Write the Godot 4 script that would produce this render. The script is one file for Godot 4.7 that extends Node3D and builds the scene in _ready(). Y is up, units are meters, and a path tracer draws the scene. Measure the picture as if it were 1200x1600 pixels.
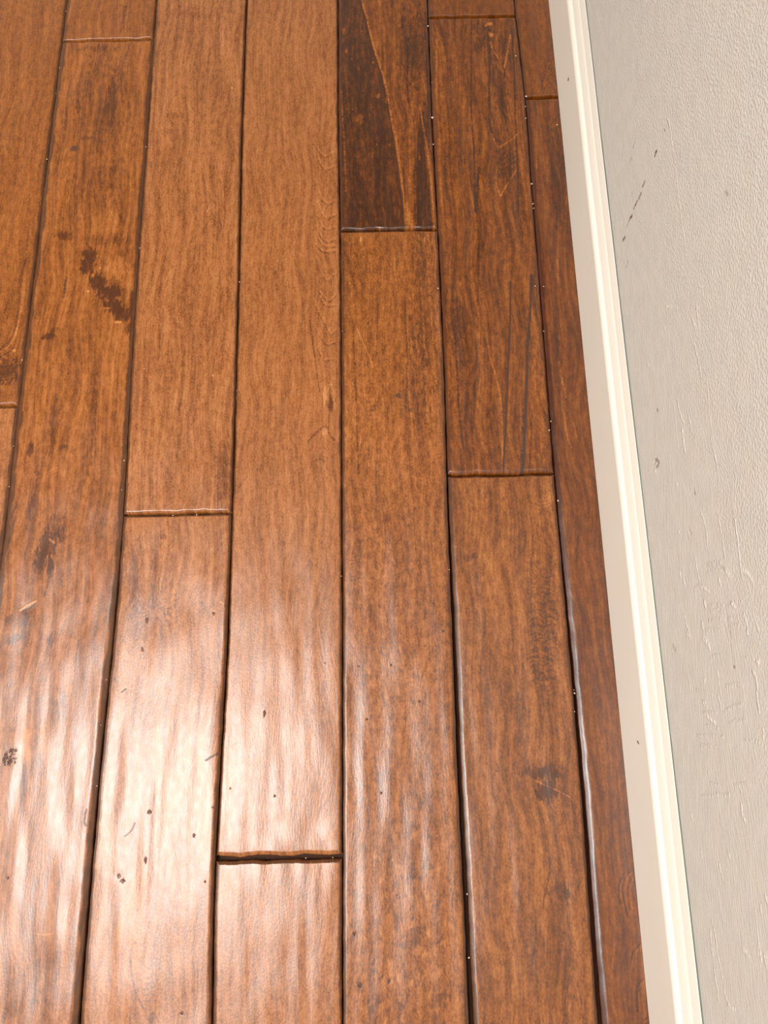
extends Node3D
# A worn hand-scraped plank floor meeting a painted baseboard and a scuffed, lightly textured wall.
# x runs across the planks towards the wall, z runs along them towards the viewer, y is up, metres.

const FOCAL := 1202.0            # of the 1200 x 1600 picture
const EYE := 0.853               # camera above the floor
const BOARD_X := 0.247           # front face of the baseboard
const WALL_X := 0.2621           # face of the wall behind it
const PPM := 1500.0              # wood texture: pixels per metre

var cam_basis: Basis
var noise := FastNoiseLite.new()
var seams := {}                  # seam letter -> points (z, x)
var gaps := {"A": [1.0, 1.0], "B": [1.0, 4.0], "C": [1.2, 2.4], "D": [0.8, 1.6], "E": [1.2, 5.0], "F": [1.2, 4.5]}
var floor_node: Node3D
var rng := RandomNumberGenerator.new()


func _ready() -> void:
	rng.seed = 7
	noise.noise_type = FastNoiseLite.TYPE_SIMPLEX
	noise.frequency = 1.0
	noise.fractal_type = FastNoiseLite.FRACTAL_NONE
	noise.seed = 11
	# ---- camera
	var away := Vector3(512.0 - 600.0, 800.0 + 3500.0, -FOCAL).normalized()      # direction of the planks, in camera axes
	var across := Vector3(1.0, 88.0 / 4300.0, 0.0)
	across = (across - away * across.dot(away)).normalized()
	var back := -away
	var up := back.cross(across)
	cam_basis = Basis(Vector3(across.x, up.x, back.x), Vector3(across.y, up.y, back.y), Vector3(across.z, up.z, back.z))
	var cam := Camera3D.new()
	cam.name = "camera"
	cam.fov = rad_to_deg(2.0 * atan(800.0 / FOCAL))
	cam.near = 0.02
	cam.far = 30.0
	cam.transform = Transform3D(cam_basis, Vector3(0, EYE, 0))
	add_child(cam)
	cam.current = true
	# ---- surroundings and exposure: a closed room, lit by its ceiling light
	var we := WorldEnvironment.new()
	we.name = "world_environment"
	var env := Environment.new()
	env.background_mode = Environment.BG_COLOR
	env.background_color = Color(0, 0, 0)
	env.tonemap_mode = Environment.TONE_MAPPER_LINEAR
	env.tonemap_exposure = 0.80
	env.sdfgi_enabled = true
	env.ssao_enabled = true
	env.ssil_enabled = true
	we.environment = env
	add_child(we)
	ceiling_light(Vector3(-0.88, 2.5, 0.27), 0.95, 7.6, "square white flush ceiling light nearer the scuffed wall")
	ceiling_light(Vector3(-2.9, 2.5, 0.27), 0.95, 8.0, "square white flush ceiling light farther from the scuffed wall")
	# ---- structure
	room()
	baseboard()
	wall()
	make_floor()
	dust()


# ------------------------------------------------------------------ pixels to places

func ray(p: Vector2) -> Vector3:
	return cam_basis * Vector3(p.x - 600.0, 800.0 - p.y, -FOCAL)

func on_floor(p: Vector2) -> Vector2:      # (x, z) on the floor
	var r := ray(p)
	var t := -EYE / r.y
	return Vector2(r.x * t, r.z * t)

func on_wall(p: Vector2) -> Vector2:       # (z, height) on the wall
	var r := ray(p)
	var t := WALL_X / r.x
	return Vector2(r.z * t, EYE + r.y * t)

# ------------------------------------------------------------------ small helpers

func tag(o: Node, label: String, category: String, kind := "", group := "") -> void:
	o.set_meta("label", label)
	o.set_meta("category", category)
	if kind: o.set_meta("kind", kind)
	if group: o.set_meta("group", group)

func plain(c: Color, rough := 0.6, spec := 0.5) -> StandardMaterial3D:
	var m := StandardMaterial3D.new()
	m.albedo_color = c
	m.roughness = rough
	m.metallic_specular = spec
	return m

func rgb(r: int, g: int, b: int) -> Color:
	return Color8(r, g, b)

func mesh_node(called: String, mesh: Mesh, parent: Node) -> MeshInstance3D:
	var o := MeshInstance3D.new()
	o.name = called
	o.mesh = mesh
	o.cast_shadow = GeometryInstance3D.SHADOW_CASTING_SETTING_ON
	parent.add_child(o, true)
	return o

func slab(called: String, lo: Vector3, hi: Vector3, m: Material, parent: Node) -> MeshInstance3D:
	var b := BoxMesh.new()
	b.size = hi - lo
	b.material = m
	var o := mesh_node(called, b, parent)
	o.position = (lo + hi) / 2.0
	return o

func arrays(v: PackedVector3Array, n: PackedVector3Array, uv: PackedVector2Array, ix: PackedInt32Array) -> Array:
	var a := []
	a.resize(Mesh.ARRAY_MAX)
	a[Mesh.ARRAY_VERTEX] = v
	a[Mesh.ARRAY_NORMAL] = n
	a[Mesh.ARRAY_TEX_UV] = uv
	a[Mesh.ARRAY_INDEX] = ix
	return a

func tex(im: Image) -> ImageTexture:
	return ImageTexture.create_from_image(im)

# ------------------------------------------------------------------ light

func ceiling_light(at: Vector3, size: float, energy: float, label: String) -> void:
	var tint := Color(1.0, 0.995, 0.975)
	var t := Node3D.new()
	t.name = "ceiling_light" if not has_node("ceiling_light") else "ceiling_light_001"
	add_child(t, true)
	t.position = at
	tag(t, label, "ceiling light", "", "ceiling lights of the room")
	var frame := plain(Color(0.9, 0.9, 0.88), 0.4)
	var w := size / 2.0 + 0.03
	slab("backing_plate", Vector3(-w, -0.015, -w), Vector3(w, -0.001, w), frame, t)
	for s in [-1.0, 1.0]:
		slab("frame_rail", Vector3(-w, -0.05, s * (w - 0.0125) - 0.0125), Vector3(w, -0.0155, s * (w - 0.0125) + 0.0125), frame, t)
		slab("frame_rail", Vector3(s * (w - 0.0125) - 0.0125, -0.05, -w + 0.026), Vector3(s * (w - 0.0125) + 0.0125, -0.0155, w - 0.026), frame, t)
	var glow := plain(Color(0.95, 0.94, 0.9), 0.5)
	glow.emission_enabled = true
	glow.emission = tint
	glow.emission_energy_multiplier = 1.5
	slab("light_diffuser", Vector3(-size / 2, -0.042, -size / 2), Vector3(size / 2, -0.016, size / 2), glow, t)
	var l := AreaLight3D.new()
	l.name = "panel_light"
	l.area_size = Vector2(size, size)
	l.light_color = tint
	l.light_energy = energy
	l.area_range = 12.0
	l.area_attenuation = 2.0
	l.shadow_enabled = true
	l.rotation_degrees = Vector3(-90, 0, 0)
	l.position = Vector3(0, -0.052, 0)
	t.add_child(l)

# ------------------------------------------------------------------ room

func room() -> void:
	var paint := plain(rgb(222, 219, 212), 0.7, 0.4)
	var white := plain(rgb(202, 200, 194), 0.8, 0.4)
	var o := slab("ceiling", Vector3(-4.1, 2.5, -2.6), Vector3(0.4, 2.6, 2.6), white, self)
	tag(o, "plain white ceiling over the plank floor", "ceiling", "structure")
	o = slab("wall_left", Vector3(-4.1, -0.05, -2.5), Vector3(-4.0, 2.5, 2.5), paint, self)
	tag(o, "plain greige wall across the room from the scuffed wall", "wall", "structure")
	o = slab("wall_far", Vector3(-4.1, -0.05, -2.6), Vector3(0.4, 2.5, -2.5), paint, self)
	tag(o, "plain greige wall the planks run towards", "wall", "structure")
	o = slab("wall_near", Vector3(-4.1, -0.05, 2.5), Vector3(0.4, 2.5, 2.6), paint, self)
	tag(o, "plain greige wall behind the viewer", "wall", "structure")

func baseboard() -> void:
	# profile (x, y), bottom front to top back: flat face, small bead, groove, two-step sloping cap
	var pr := PackedVector2Array([Vector2(0.2470, 0.0010)])
	pr.append_array(PackedVector2Array([Vector2(0.2470, 0.0795), Vector2(0.24715, 0.0806), Vector2(0.2478, 0.0822), Vector2(0.2488, 0.0837), Vector2(0.2499, 0.0847), Vector2(0.2508, 0.0850),
		Vector2(0.2514, 0.0848), Vector2(0.2518, 0.0849), Vector2(0.2519, 0.0858), Vector2(0.2521, 0.0872),
		Vector2(0.2527, 0.0893), Vector2(0.2538, 0.0925), Vector2(0.2551, 0.0957), Vector2(0.2560, 0.0975), Vector2(0.2566, 0.0981), Vector2(0.2568, 0.0988), Vector2(0.2570, 0.1002),
		Vector2(0.2576, 0.1022), Vector2(0.2586, 0.1054), Vector2(0.2594, 0.1080), Vector2(0.2598, 0.1090), Vector2(0.2602, 0.1094)]))
	pr.append_array(PackedVector2Array([Vector2(0.2604, 0.1088), Vector2(0.2604, 0.0010)]))
	var z0 := -2.49
	var z1 := 2.49
	var st := SurfaceTool.new()
	st.begin(Mesh.PRIMITIVE_TRIANGLES)
	var cuts := 120
	for i in pr.size():
		var a := pr[i]
		var b := pr[(i + 1) % pr.size()]
		st.set_smooth_group(-1 if i == 0 or i >= pr.size() - 3 else 1)
		for k in cuts:
			var p := lerpf(z0, z1, float(k) / cuts)
			var q := lerpf(z0, z1, float(k + 1) / cuts)
			var wp := 0.0003 * noise.get_noise_2d(p * 3.0, 5.0)
			var wq := 0.0003 * noise.get_noise_2d(q * 3.0, 5.0)
			var c := [Vector3(a.x + wp, a.y, p), Vector3(a.x + wq, a.y, q), Vector3(b.x + wp, b.y, p), Vector3(b.x + wq, b.y, q)]
			for j in [0, 2, 1, 1, 2, 3]:
				st.add_vertex(c[j])
	st.generate_normals()
	var m := plain(rgb(236, 232, 222), 0.42, 0.5)
	st.set_material(m)
	var o := mesh_node("baseboard_right", st.commit(), self)
	tag(o, "cream painted baseboard with a stepped moulded top along the scuffed wall", "baseboard", "structure")
	# small marks on the paint: nicks with an outline of their own
	var dark := plain(rgb(120, 92, 70), 0.8)
	for s in [[888.0, 124.0, 3.0, 7.0], [997.0, 1160.0, 2.0, 4.0]]:
		var r := ray(Vector2(s[0], s[1]))
		var t: float = BOARD_X / r.x
		var at := Vector3(BOARD_X - 0.0001, EYE + r.y * t, r.z * t)
		var b := SphereMesh.new()
		b.radius = 0.5
		b.height = 1.0
		b.radial_segments = 10
		b.rings = 5
		b.material = dark
		var q := mesh_node("paint_nick", b, o)
		q.position = at
		q.scale = Vector3(0.0003, 0.006, float(s[3]) * 0.0006)
		q.rotation.x = 0.5

# ------------------------------------------------------------------ wall

var wz0 := -0.92
var wz1 := 0.62
var wy0 := 0.098
var wy1 := 0.50
var ww := 2048
var wh := 800
var wrel: PackedFloat32Array
var wdark: PackedFloat32Array
var wbare: PackedFloat32Array    # where the paint is scraped off the white plaster

func wall_px(p: Vector2) -> Vector2:
	var q := on_wall(p)
	return Vector2((q.x - wz0) / (wz1 - wz0) * ww, (wy1 - q.y) / (wy1 - wy0) * wh)

func wall_stroke(buf: PackedFloat32Array, pts: Array, width: float, amt: float, broken := 0.0) -> void:
	# width in photograph pixels, about 1.1 texture pixels each
	var path := smooth_path(pts)
	for i in path.size():
		path[i] = wall_px(path[i])
	add_stroke(buf, ww, wh, path, width * 1.15, amt, broken)

func wall() -> void:
	wrel = PackedFloat32Array()
	wrel.resize(ww * wh)
	wdark = PackedFloat32Array()
	wdark.resize(ww * wh)
	wbare = PackedFloat32Array()
	wbare.resize(ww * wh)
	var dz := (wz1 - wz0) / ww * 1000.0
	var dy := (wy1 - wy0) / wh * 1000.0
	# where the sprayed texture stands full (towards the upper wall) and where it was skimmed and scraped smooth
	for j in wh:
		var y := j * dy
		var hgt := wy1 * 1000.0 - y
		for i in ww:
			var z := i * dz
			var zm := wz0 * 1000.0 + z
			var k := noise.get_noise_2d(z * 0.010 + 3.0, y * 0.016) * 0.5 + noise.get_noise_2d(z * 0.03, y * 0.05 + 9.0) * 0.2
			var full := clampf((hgt - 150.0 - maxf(0.0, zm + 420.0) * 0.22) / 90.0 + k * 0.7, 0.0, 1.0)
			var a := noise.get_noise_2d(z * 0.20, y * 0.30)
			var b := noise.get_noise_2d(z * 0.44 + 50.0, y * 0.62)
			var c := noise.get_noise_2d(z * 0.05 + 20.0, y * 0.4)
			var f := noise.get_noise_2d(z * 0.62, y * 0.8 + 40.0)
			var g := smoothstep(-0.25, 0.55, a * 0.75 + b * 0.5)
			wrel[j * ww + i] = g * (0.12 + 0.88 * full) * 0.075 + c * 0.03 * (1.0 - full) + f * (0.016 + 0.012 * full)
	# raised dabs, drips and scraped flakes of paint
	var raised := [
		[[1045, 188], [1050, 225], [1056, 270], [1063, 330], [1073, 400]], 2.0, 0.10, 0.35]
	wall_stroke(wrel, raised[0], 2.0, 0.08, 0.3)
	wall_stroke(wbare, raised[0], 1.8, 0.8, 0.4)
	for s in [
		[[[1043, 186], [1046, 196]], 4.0, 0.3], [[[1084, 535], [1090, 560], [1096, 590]], 2.5, 0.25], [[[1088, 480], [1092, 510]], 3.5, 0.22], [[[1082, 500], [1086, 512]], 5.0, 0.22], [[[1058, 625], [1062, 645], [1068, 660]], 3.0, 0.3],
		[[[1066, 672], [1068, 690], [1070, 706]], 5.0, 0.28], [[[1076, 650], [1080, 672]], 4.0, 0.22], [[[1052, 625], [1056, 665], [1060, 700]], 2.0, 0.18], [[[1105, 600], [1109, 650], [1116, 700], [1122, 740]], 2.2, 0.16],
		[[[1110, 680], [1118, 720]], 2.2, 0.16], [[[1040, 480], [1050, 478], [1058, 482]], 4.0, 0.14], [[[1012, 570], [1018, 572], [1022, 585]], 5.0, 0.13], [[[1038, 510], [1039, 516]], 3.0, 0.16],
		[[[1122, 805], [1128, 840], [1132, 868]], 2.4, 0.25], [[[1148, 812], [1153, 850], [1156, 880], [1160, 905]], 3.0, 0.24], [[[1095, 800], [1100, 815], [1104, 835]], 2.6, 0.2], [[[1104, 838], [1105, 850]], 3.0, 0.2],
		[[[1086, 872], [1089, 890], [1092, 905]], 3.0, 0.2], [[[1123, 905], [1125, 912]], 5.0, 0.25], [[[1134, 890], [1140, 900]], 7.0, 0.2], [[[1160, 890], [1172, 900], [1176, 912]], 5.0, 0.2], [[[1062, 895], [1063, 900]], 5.0, 0.32], [[[1068, 907], [1070, 914]], 4.0, 0.28],
		[[[1101, 942], [1102, 946]], 7.0, 0.35], [[[1097, 976], [1098, 980]], 7.0, 0.32], [[[1069, 962], [1072, 975], [1076, 986]], 3.2, 0.28], [[[1100, 998], [1106, 1006], [1108, 1012]], 8.0, 0.25], [[[1074, 990], [1078, 992]], 7.0, 0.2], [[[1095, 918], [1103, 920], [1108, 925]], 4.0, 0.2],
		[[[1162, 960], [1167, 975], [1168, 990]], 3.5, 0.28], [[[1143, 943], [1148, 948]], 4.0, 0.25], [[[1182, 975], [1185, 985]], 3.0, 0.25], [[[1060, 830], [1061, 832]], 5.0, 0.25], [[[1077, 830], [1079, 833]], 5.0, -0.2], [[[1073, 836], [1074, 838]], 5.0, -0.2],
		[[[1122, 1088], [1125, 1100], [1127, 1112]], 3.0, 0.3], [[[1176, 1048], [1181, 1060], [1183, 1076]], 3.5, 0.3], [[[1182, 1082], [1184, 1098], [1186, 1112]], 3.2, 0.3], [[[1098, 1098], [1104, 1105]], 3.0, 0.26], [[[1101, 1116], [1108, 1122], [1117, 1129]], 4.0, 0.28],
		[[[1182, 1036], [1185, 1034]], 5.0, 0.28], [[[1192, 1140], [1193, 1155]], 3.0, 0.25], [[[1074, 1055], [1077, 1064], [1078, 1075]], 3.0, 0.2], [[[1155, 1228], [1158, 1236]], 3.0, 0.25], [[[1158, 1258], [1160, 1275], [1163, 1282]], 4.0, 0.28], [[[1106, 1206], [1107, 1210]], 3.0, 0.2],
		[[[1080, 1272], [1082, 1280]], 4.0, 0.24], [[[1138, 1334], [1140, 1338]], 4.0, 0.22], [[[1095, 1330], [1096, 1338]], 3.0, 0.22], [[[1124, 1350], [1126, 1362], [1129, 1372]], 2.6, 0.26], [[[1196, 1402], [1199, 1410]], 5.0, 0.28],
		[[[1112, 1440], [1116, 1455], [1120, 1480]], 2.6, 0.3], [[[1110, 1455], [1111, 1475], [1113, 1490]], 4.0, 0.26], [[[1122, 1495], [1126, 1515], [1129, 1530]], 3.0, 0.25], [[[1116, 1516], [1118, 1532], [1121, 1546]], 3.6, 0.3], [[[1121, 1552], [1123, 1564]], 4.0, 0.24], [[[1131, 1545], [1134, 1558], [1138, 1569]], 3.8, 0.3],
		[[[1138, 1569], [1143, 1574], [1149, 1576]], 2.2, 0.18], [[[1185, 1470], [1184, 1490]], 3.0, 0.22], [[[1188, 1490], [1189, 1498]], 5.0, 0.2], [[[1194, 1495], [1197, 1510]], 4.0, 0.24], [[[1160, 1480], [1168, 1490]], 7.0, 0.16], [[[1188, 1415], [1189, 1424]], 3.0, 0.22],
		[[[1102, 1060], [1100, 1064]], 4.0, 0.2], [[[1104, 1062], [1101, 1100]], 1.8, 0.08], [[[1131, 975], [1133, 985], [1138, 1000]], 2.0, -0.15], [[[1133, 945], [1136, 965], [1140, 1000], [1146, 1050]], 2.0, -0.14],
		[[[1022, 725], [1026, 715]], 4.0, -0.3], [[[1023, 735], [1025, 738]], 4.0, 0.25], [[[1057, 755], [1058, 760]], 4.0, 0.25], [[[1084, 766], [1086, 770]], 5.0, -0.25]]:
		wall_stroke(wrel, s[0], s[1] * 1.25, s[2] * 0.45, 0.25)
		if s[2] > 0.0:
			wall_stroke(wbare, s[0], s[1] * 0.85, 2.6 * s[2], 0.4)
	# shallow ridges of skimmed filler running up the wall
	for s in [[1105, 882, 1125, 880], [1108, 884, 1122, 885], [1105, 895, 1128, 892], [1106, 948, 1130, 945], [1110, 955, 1132, 955], [1108, 970, 1132, 968], [1138, 945, 1160, 940], [1138, 968, 1162, 965], [1140, 980, 1166, 975], [1100, 985, 1130, 985], [1085, 920, 1098, 914], [1125, 880, 1133, 872],
		[1088, 1078, 1112, 1086], [1098, 1096, 1106, 1104], [1096, 1115, 1120, 1114], [1130, 1113, 1160, 1100], [1135, 1072, 1160, 1070], [1100, 1135, 1122, 1138], [1165, 1155, 1195, 1165], [1110, 1225, 1130, 1230], [1148, 1228, 1172, 1226], [1090, 1150, 1130, 1152], [1095, 1165, 1125, 1168], [1140, 1130, 1165, 1126], [1110, 1028, 1128, 1024], [1160, 1028, 1178, 1030], [1095, 1245, 1140, 1242]]:
		wall_stroke(wrel, [[s[0], s[1]], [(s[0] + s[2]) / 2.0, (s[1] + s[3]) / 2.0 - 1.5], [s[2], s[3]]], 3.8, 0.085, 0.3)
	# long faint scrape lines running along the wall
	for k in 26:
		var y: float = 720.0 + rng.randf() * 820.0
		var edge: float = 1005.0 + (y - 800.0) * 0.117
		var x: float = edge + 45.0 + rng.randf() * 110.0
		var l: float = 20.0 + rng.randf() * 60.0
		wall_stroke(wrel, [[x, y], [x + l * 0.07, y + l * 0.5], [x + l * 0.15, y + l]], 1.8, 0.03 + 0.03 * rng.randf(), 0.5)
		wall_stroke(wbare, [[x, y], [x + l * 0.07, y + l * 0.5], [x + l * 0.15, y + l]], 1.5, 0.2 + 0.4 * rng.randf(), 0.7)
	# scuff marks: dark rubbed dashes
	for s in [[[[1026, 236], [1024, 240], [1023, 244]], 4.0, 0.75], [[[1008, 282], [1004, 292]], 2.2, 0.65], [[[1002, 302], [998, 310]], 4.0, 0.5], [[[996, 314], [990, 326]], 2.6, 0.6], [[[988, 336], [984, 342]], 4.2, 0.6], [[[983, 344], [979, 355]], 1.8, 0.45], [[[977, 370], [973, 376]], 4.2, 0.5],
		[[[992, 222], [989, 232]], 3.0, 0.2], [[[987, 245], [985, 252]], 2.5, 0.22], [[[972, 240], [972, 250]], 2.5, 0.16], [[[981, 408], [979, 418]], 3.2, 0.3], [[[988, 300], [987, 305]], 2.5, 0.22], [[[1038, 202], [1039, 204]], 2.5, 0.45], [[[1134, 300], [1137, 305]], 4.0, 0.25],
		[[[1027, 640], [1028, 642]], 3.6, 0.45], [[[1024, 718], [1030, 722], [1026, 730]], 4.5, 0.35], [[[1052, 1010], [1056, 1016]], 8.0, 0.14], [[[1147, 1042], [1148, 1042]], 2.5, 0.4], [[[1141, 985], [1143, 996]], 3.5, 0.2], [[[1126, 884], [1132, 890]], 5.0, 0.12], [[[1144, 800], [1146, 820]], 4.0, 0.12], [[[1041, 780], [1042, 815]], 4.0, 0.08], [[[1085, 770], [1086, 772]], 3.0, 0.3]]:
		wall_stroke(wdark, s[0], s[1], s[2], 0.2)
	var rel := Image.create_from_data(ww, wh, false, Image.FORMAT_RF, wrel.to_byte_array())
	var col := PackedByteArray()
	col.resize(ww * wh * 3)
	var base := Vector3(211, 210, 204)
	for j in wh:
		for i in ww:
			var k := j * ww + i
			var v := 1.0 + 0.012 * noise.get_noise_2d(i * 0.021, j * 0.028) + 0.02 * noise.get_noise_2d(i * 0.35, j * 0.35)
			var warm := 1.0 * noise.get_noise_2d(i * 0.012 + 70.0, j * 0.02)
			var d := clampf(wdark[k], 0.0, 0.9)
			var w := clampf(wbare[k], 0.0, 1.0) * 0.75
			col[k * 3] = clampi(int(lerpf(lerpf(base.x * v + warm, 246.0, w), 70.0, d)), 0, 255)
			col[k * 3 + 1] = clampi(int(lerpf(lerpf(base.y * v, 245.0, w), 48.0, d)), 0, 255)
			col[k * 3 + 2] = clampi(int(lerpf(lerpf(base.z * v - warm, 238.0, w), 30.0, d)), 0, 255)
	var m := plain(Color.WHITE, 0.62, 0.4)
	m.albedo_texture = tex(Image.create_from_data(ww, wh, false, Image.FORMAT_RGB8, col))
	m.heightmap_enabled = true
	m.heightmap_texture = tex(rel)
	m.heightmap_scale = 0.42
	m.texture_repeat = false
	# the rest of the wall: the same paint over the same sprayed texture, repeating
	var side := 512
	var rest := PackedFloat32Array()
	rest.resize(side * side)
	for j in side:
		for i in side:
			var t := TAU / side
			# a noise on two circles repeats without a seam
			var a := noise.get_noise_3d(cos(i * t) * 9.0 + cos(j * t) * 11.0, sin(i * t) * 9.0 + 40.0, sin(j * t) * 11.0)
			rest[j * side + i] = maxf(0.0, a) * 0.11
	var m2 := plain(Color8(211, 210, 204), 0.62, 0.4)
	m2.heightmap_enabled = true
	m2.heightmap_texture = tex(Image.create_from_data(side, side, false, Image.FORMAT_RF, rest.to_byte_array()))
	m2.heightmap_scale = 0.42
	# wall mesh: the face in front of the camera, the face round it, and the other sides of the slab
	var mesh := ArrayMesh.new()
	var n := Vector3(-1, 0, 0)
	var put := func(rects: Array, mat: Material, own: bool) -> void:
		var v := PackedVector3Array(); var nn := PackedVector3Array(); var uv := PackedVector2Array(); var ix := PackedInt32Array()
		for r in rects:
			var k := v.size()
			for c in [[r[0], r[3]], [r[1], r[3]], [r[1], r[2]], [r[0], r[2]]]:      # z, y
				v.append(Vector3(WALL_X, c[1], c[0])); nn.append(n)
				uv.append(Vector2((c[0] - wz0) / (wz1 - wz0), (wy1 - c[1]) / (wy1 - wy0)) if own else Vector2(c[0] / 0.12, -c[1] / 0.12))
			ix.append_array(PackedInt32Array([k, k + 1, k + 2, k, k + 2, k + 3]))
		if not own:
			var q := [Vector3(WALL_X, -0.05, -2.5), Vector3(WALL_X, 2.5, -2.5), Vector3(WALL_X, 2.5, 2.5), Vector3(WALL_X, -0.05, 2.5)]
			var far := Vector3(0.4 - WALL_X, 0, 0)
			var sides := [[q[0] + far, q[3] + far, q[2] + far, q[1] + far, Vector3(1, 0, 0)], [q[0], q[3], q[3] + far, q[0] + far, Vector3(0, -1, 0)], [q[1], q[1] + far, q[2] + far, q[2], Vector3(0, 1, 0)],
				[q[0], q[0] + far, q[1] + far, q[1], Vector3(0, 0, -1)], [q[3], q[2], q[2] + far, q[3] + far, Vector3(0, 0, 1)]]
			for s in sides:
				var k := v.size()
				for c in 4:
					v.append(s[c]); nn.append(s[4]); uv.append(Vector2(s[c].z + s[c].x, s[c].y) / 0.12)
				ix.append_array(PackedInt32Array([k, k + 1, k + 2, k, k + 2, k + 3]))
		mesh.add_surface_from_arrays(Mesh.PRIMITIVE_TRIANGLES, arrays(v, nn, uv, ix))
		mesh.surface_set_material(mesh.get_surface_count() - 1, mat)
	put.call([[wz0, wz1, wy0, wy1]], m, true)
	put.call([[-2.5, 2.5, wy1, 2.5], [-2.5, 2.5, -0.05, wy0], [-2.5, wz0, wy0, wy1], [wz1, 2.5, wy0, wy1]], m2, false)
	var o := mesh_node("wall_right", mesh, self)
	tag(o, "greige painted wall with light orange-peel texture, scraped patches and scuff marks", "wall", "structure")

# ------------------------------------------------------------------ drawing on buffers

func smooth_path(pts: Array) -> PackedVector2Array:
	var p := PackedVector2Array()
	for q in pts:
		p.append(Vector2(q[0], q[1]))
	if p.size() < 3:
		return p
	var out := PackedVector2Array()
	for i in p.size() - 1:
		var a := p[maxi(i - 1, 0)]
		var d := p[mini(i + 2, p.size() - 1)]
		for k in 4:
			out.append(p[i].cubic_interpolate(p[i + 1], a, d, k / 4.0))
	out.append(p[p.size() - 1])
	return out

func add_stroke(buf: PackedFloat32Array, w: int, h: int, path: PackedVector2Array, width: float, amt: float, broken := 0.0) -> void:
	var r := width * 0.5 + 1.0
	var lo := path[0]
	var hi := path[0]
	for p in path:
		lo = lo.min(p)
		hi = hi.max(p)
	var i0 := maxi(0, int(lo.x - r)); var i1 := mini(w - 1, int(hi.x + r) + 1)
	var j0 := maxi(0, int(lo.y - r)); var j1 := mini(h - 1, int(hi.y + r) + 1)
	if i1 < i0 or j1 < j0:
		return
	var bw := i1 - i0 + 1
	var part := PackedFloat32Array()
	part.resize(bw * (j1 - j0 + 1))
	for s in path.size() - 1:
		var a := path[s]
		var ab := path[s + 1] - a
		var ll := maxf(ab.length_squared(), 1e-6)
		var si0 := maxi(i0, int(minf(a.x, a.x + ab.x) - r)); var si1 := mini(i1, int(maxf(a.x, a.x + ab.x) + r) + 1)
		var sj0 := maxi(j0, int(minf(a.y, a.y + ab.y) - r)); var sj1 := mini(j1, int(maxf(a.y, a.y + ab.y) + r) + 1)
		for j in range(sj0, sj1 + 1):
			for i in range(si0, si1 + 1):
				var q := Vector2(i + 0.5, j + 0.5) - a
				var t := clampf(q.dot(ab) / ll, 0.0, 1.0)
				var d := (q - ab * t).length()
				var v := clampf((width * 0.5 + 0.7 - d) / 1.4, 0.0, 1.0) if width < 3.0 else smoothstep(width * 0.5 + 0.7, width * 0.2, d)
				var at := (j - j0) * bw + i - i0
				if v > part[at]:
					part[at] = v
	for j in range(j0, j1 + 1):
		for i in range(i0, i1 + 1):
			var v := part[(j - j0) * bw + i - i0]
			if v > 0.0:
				if broken > 0.0:
					v *= clampf(1.0 + broken * 3.0 * (noise.get_noise_2d(i * 0.13, j * 0.13 + 300.0)), 0.0, 1.4)
				buf[j * w + i] += amt * v

# ------------------------------------------------------------------ floor

class Plank:
	var name := "plank"
	var left := "A"
	var right := "B"
	var za := 0.0
	var zb := 1.0
	var x0 := 0.0
	var x1 := 0.0
	var w := 0
	var h := 0
	var tone: PackedFloat32Array
	var rel: PackedFloat32Array
	var ramp := []               # dark, middle, light
	var edge := Color(0.3, 0.16, 0.05)
	var bl := 4.5                # width of the worn bevels in mm: left, right, far, near
	var br := 4.5
	var bf := 2.4
	var bn := 3.4
	var lift := 0.0
	var wave := 0.42
	var grain := [0.07, 0.07, 0.10, 0.09, 0.22]     # broad streak, streak, fibre, mottle, pores
	var off := 0.0
	var dents := []              # x px, y px, radius across mm, radius along mm, depth mm

func seam_x(k: String, z: float) -> float:
	var p: PackedVector2Array = seams[k]
	var n := p.size()
	if z <= p[0].x:
		return p[0].y
	if z >= p[n - 1].x:
		return p[n - 1].y
	for i in n - 1:
		if z < p[i + 1].x:
			var t := (z - p[i].x) / (p[i + 1].x - p[i].x)
			return cubic_interpolate(p[i].y, p[i + 1].y, p[maxi(i - 1, 0)].y, p[mini(i + 2, n - 1)].y, t)
	return p[n - 1].y

func half_gap(k: String, z: float) -> float:
	# the seams open up towards the viewer; millimetres at the far and near edge of the picture
	var g: Array = gaps.get(k, [0.8, 0.8])
	return lerpf(g[0], g[1], smoothstep(-0.45, 0.15, z)) * 0.0005

func left_of(p: Plank, z: float) -> float:
	return seam_x(p.left, z) + half_gap(p.left, z) + 0.0003 * noise.get_noise_2d(z * 28.0, p.off + 3.0) + 0.00015 * noise.get_noise_2d(z * 110.0, p.off + 3.0)

func right_of(p: Plank, z: float) -> float:
	return seam_x(p.right, z) - half_gap(p.right, z) + 0.0003 * noise.get_noise_2d(z * 28.0, p.off + 8.0) + 0.00015 * noise.get_noise_2d(z * 110.0, p.off + 8.0)

func frame_plank(p: Plank) -> void:
	p.x0 = 1e9
	p.x1 = -1e9
	for i in 60:
		var z := lerpf(p.za, p.zb, i / 59.0)
		p.x0 = minf(p.x0, left_of(p, z) - 0.001)
		p.x1 = maxf(p.x1, right_of(p, z) + 0.001)
	p.w = int((p.x1 - p.x0) * PPM)
	p.h = int((p.zb - p.za) * PPM)
	p.tone = PackedFloat32Array()
	p.tone.resize(p.w * p.h)
	p.rel = PackedFloat32Array()
	p.rel.resize(p.w * p.h)

func to_tex(p: Plank, q: Vector2) -> Vector2:
	var f := on_floor(q)
	return Vector2((f.x - p.x0) * PPM, (f.y - p.za) * PPM)

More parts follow.
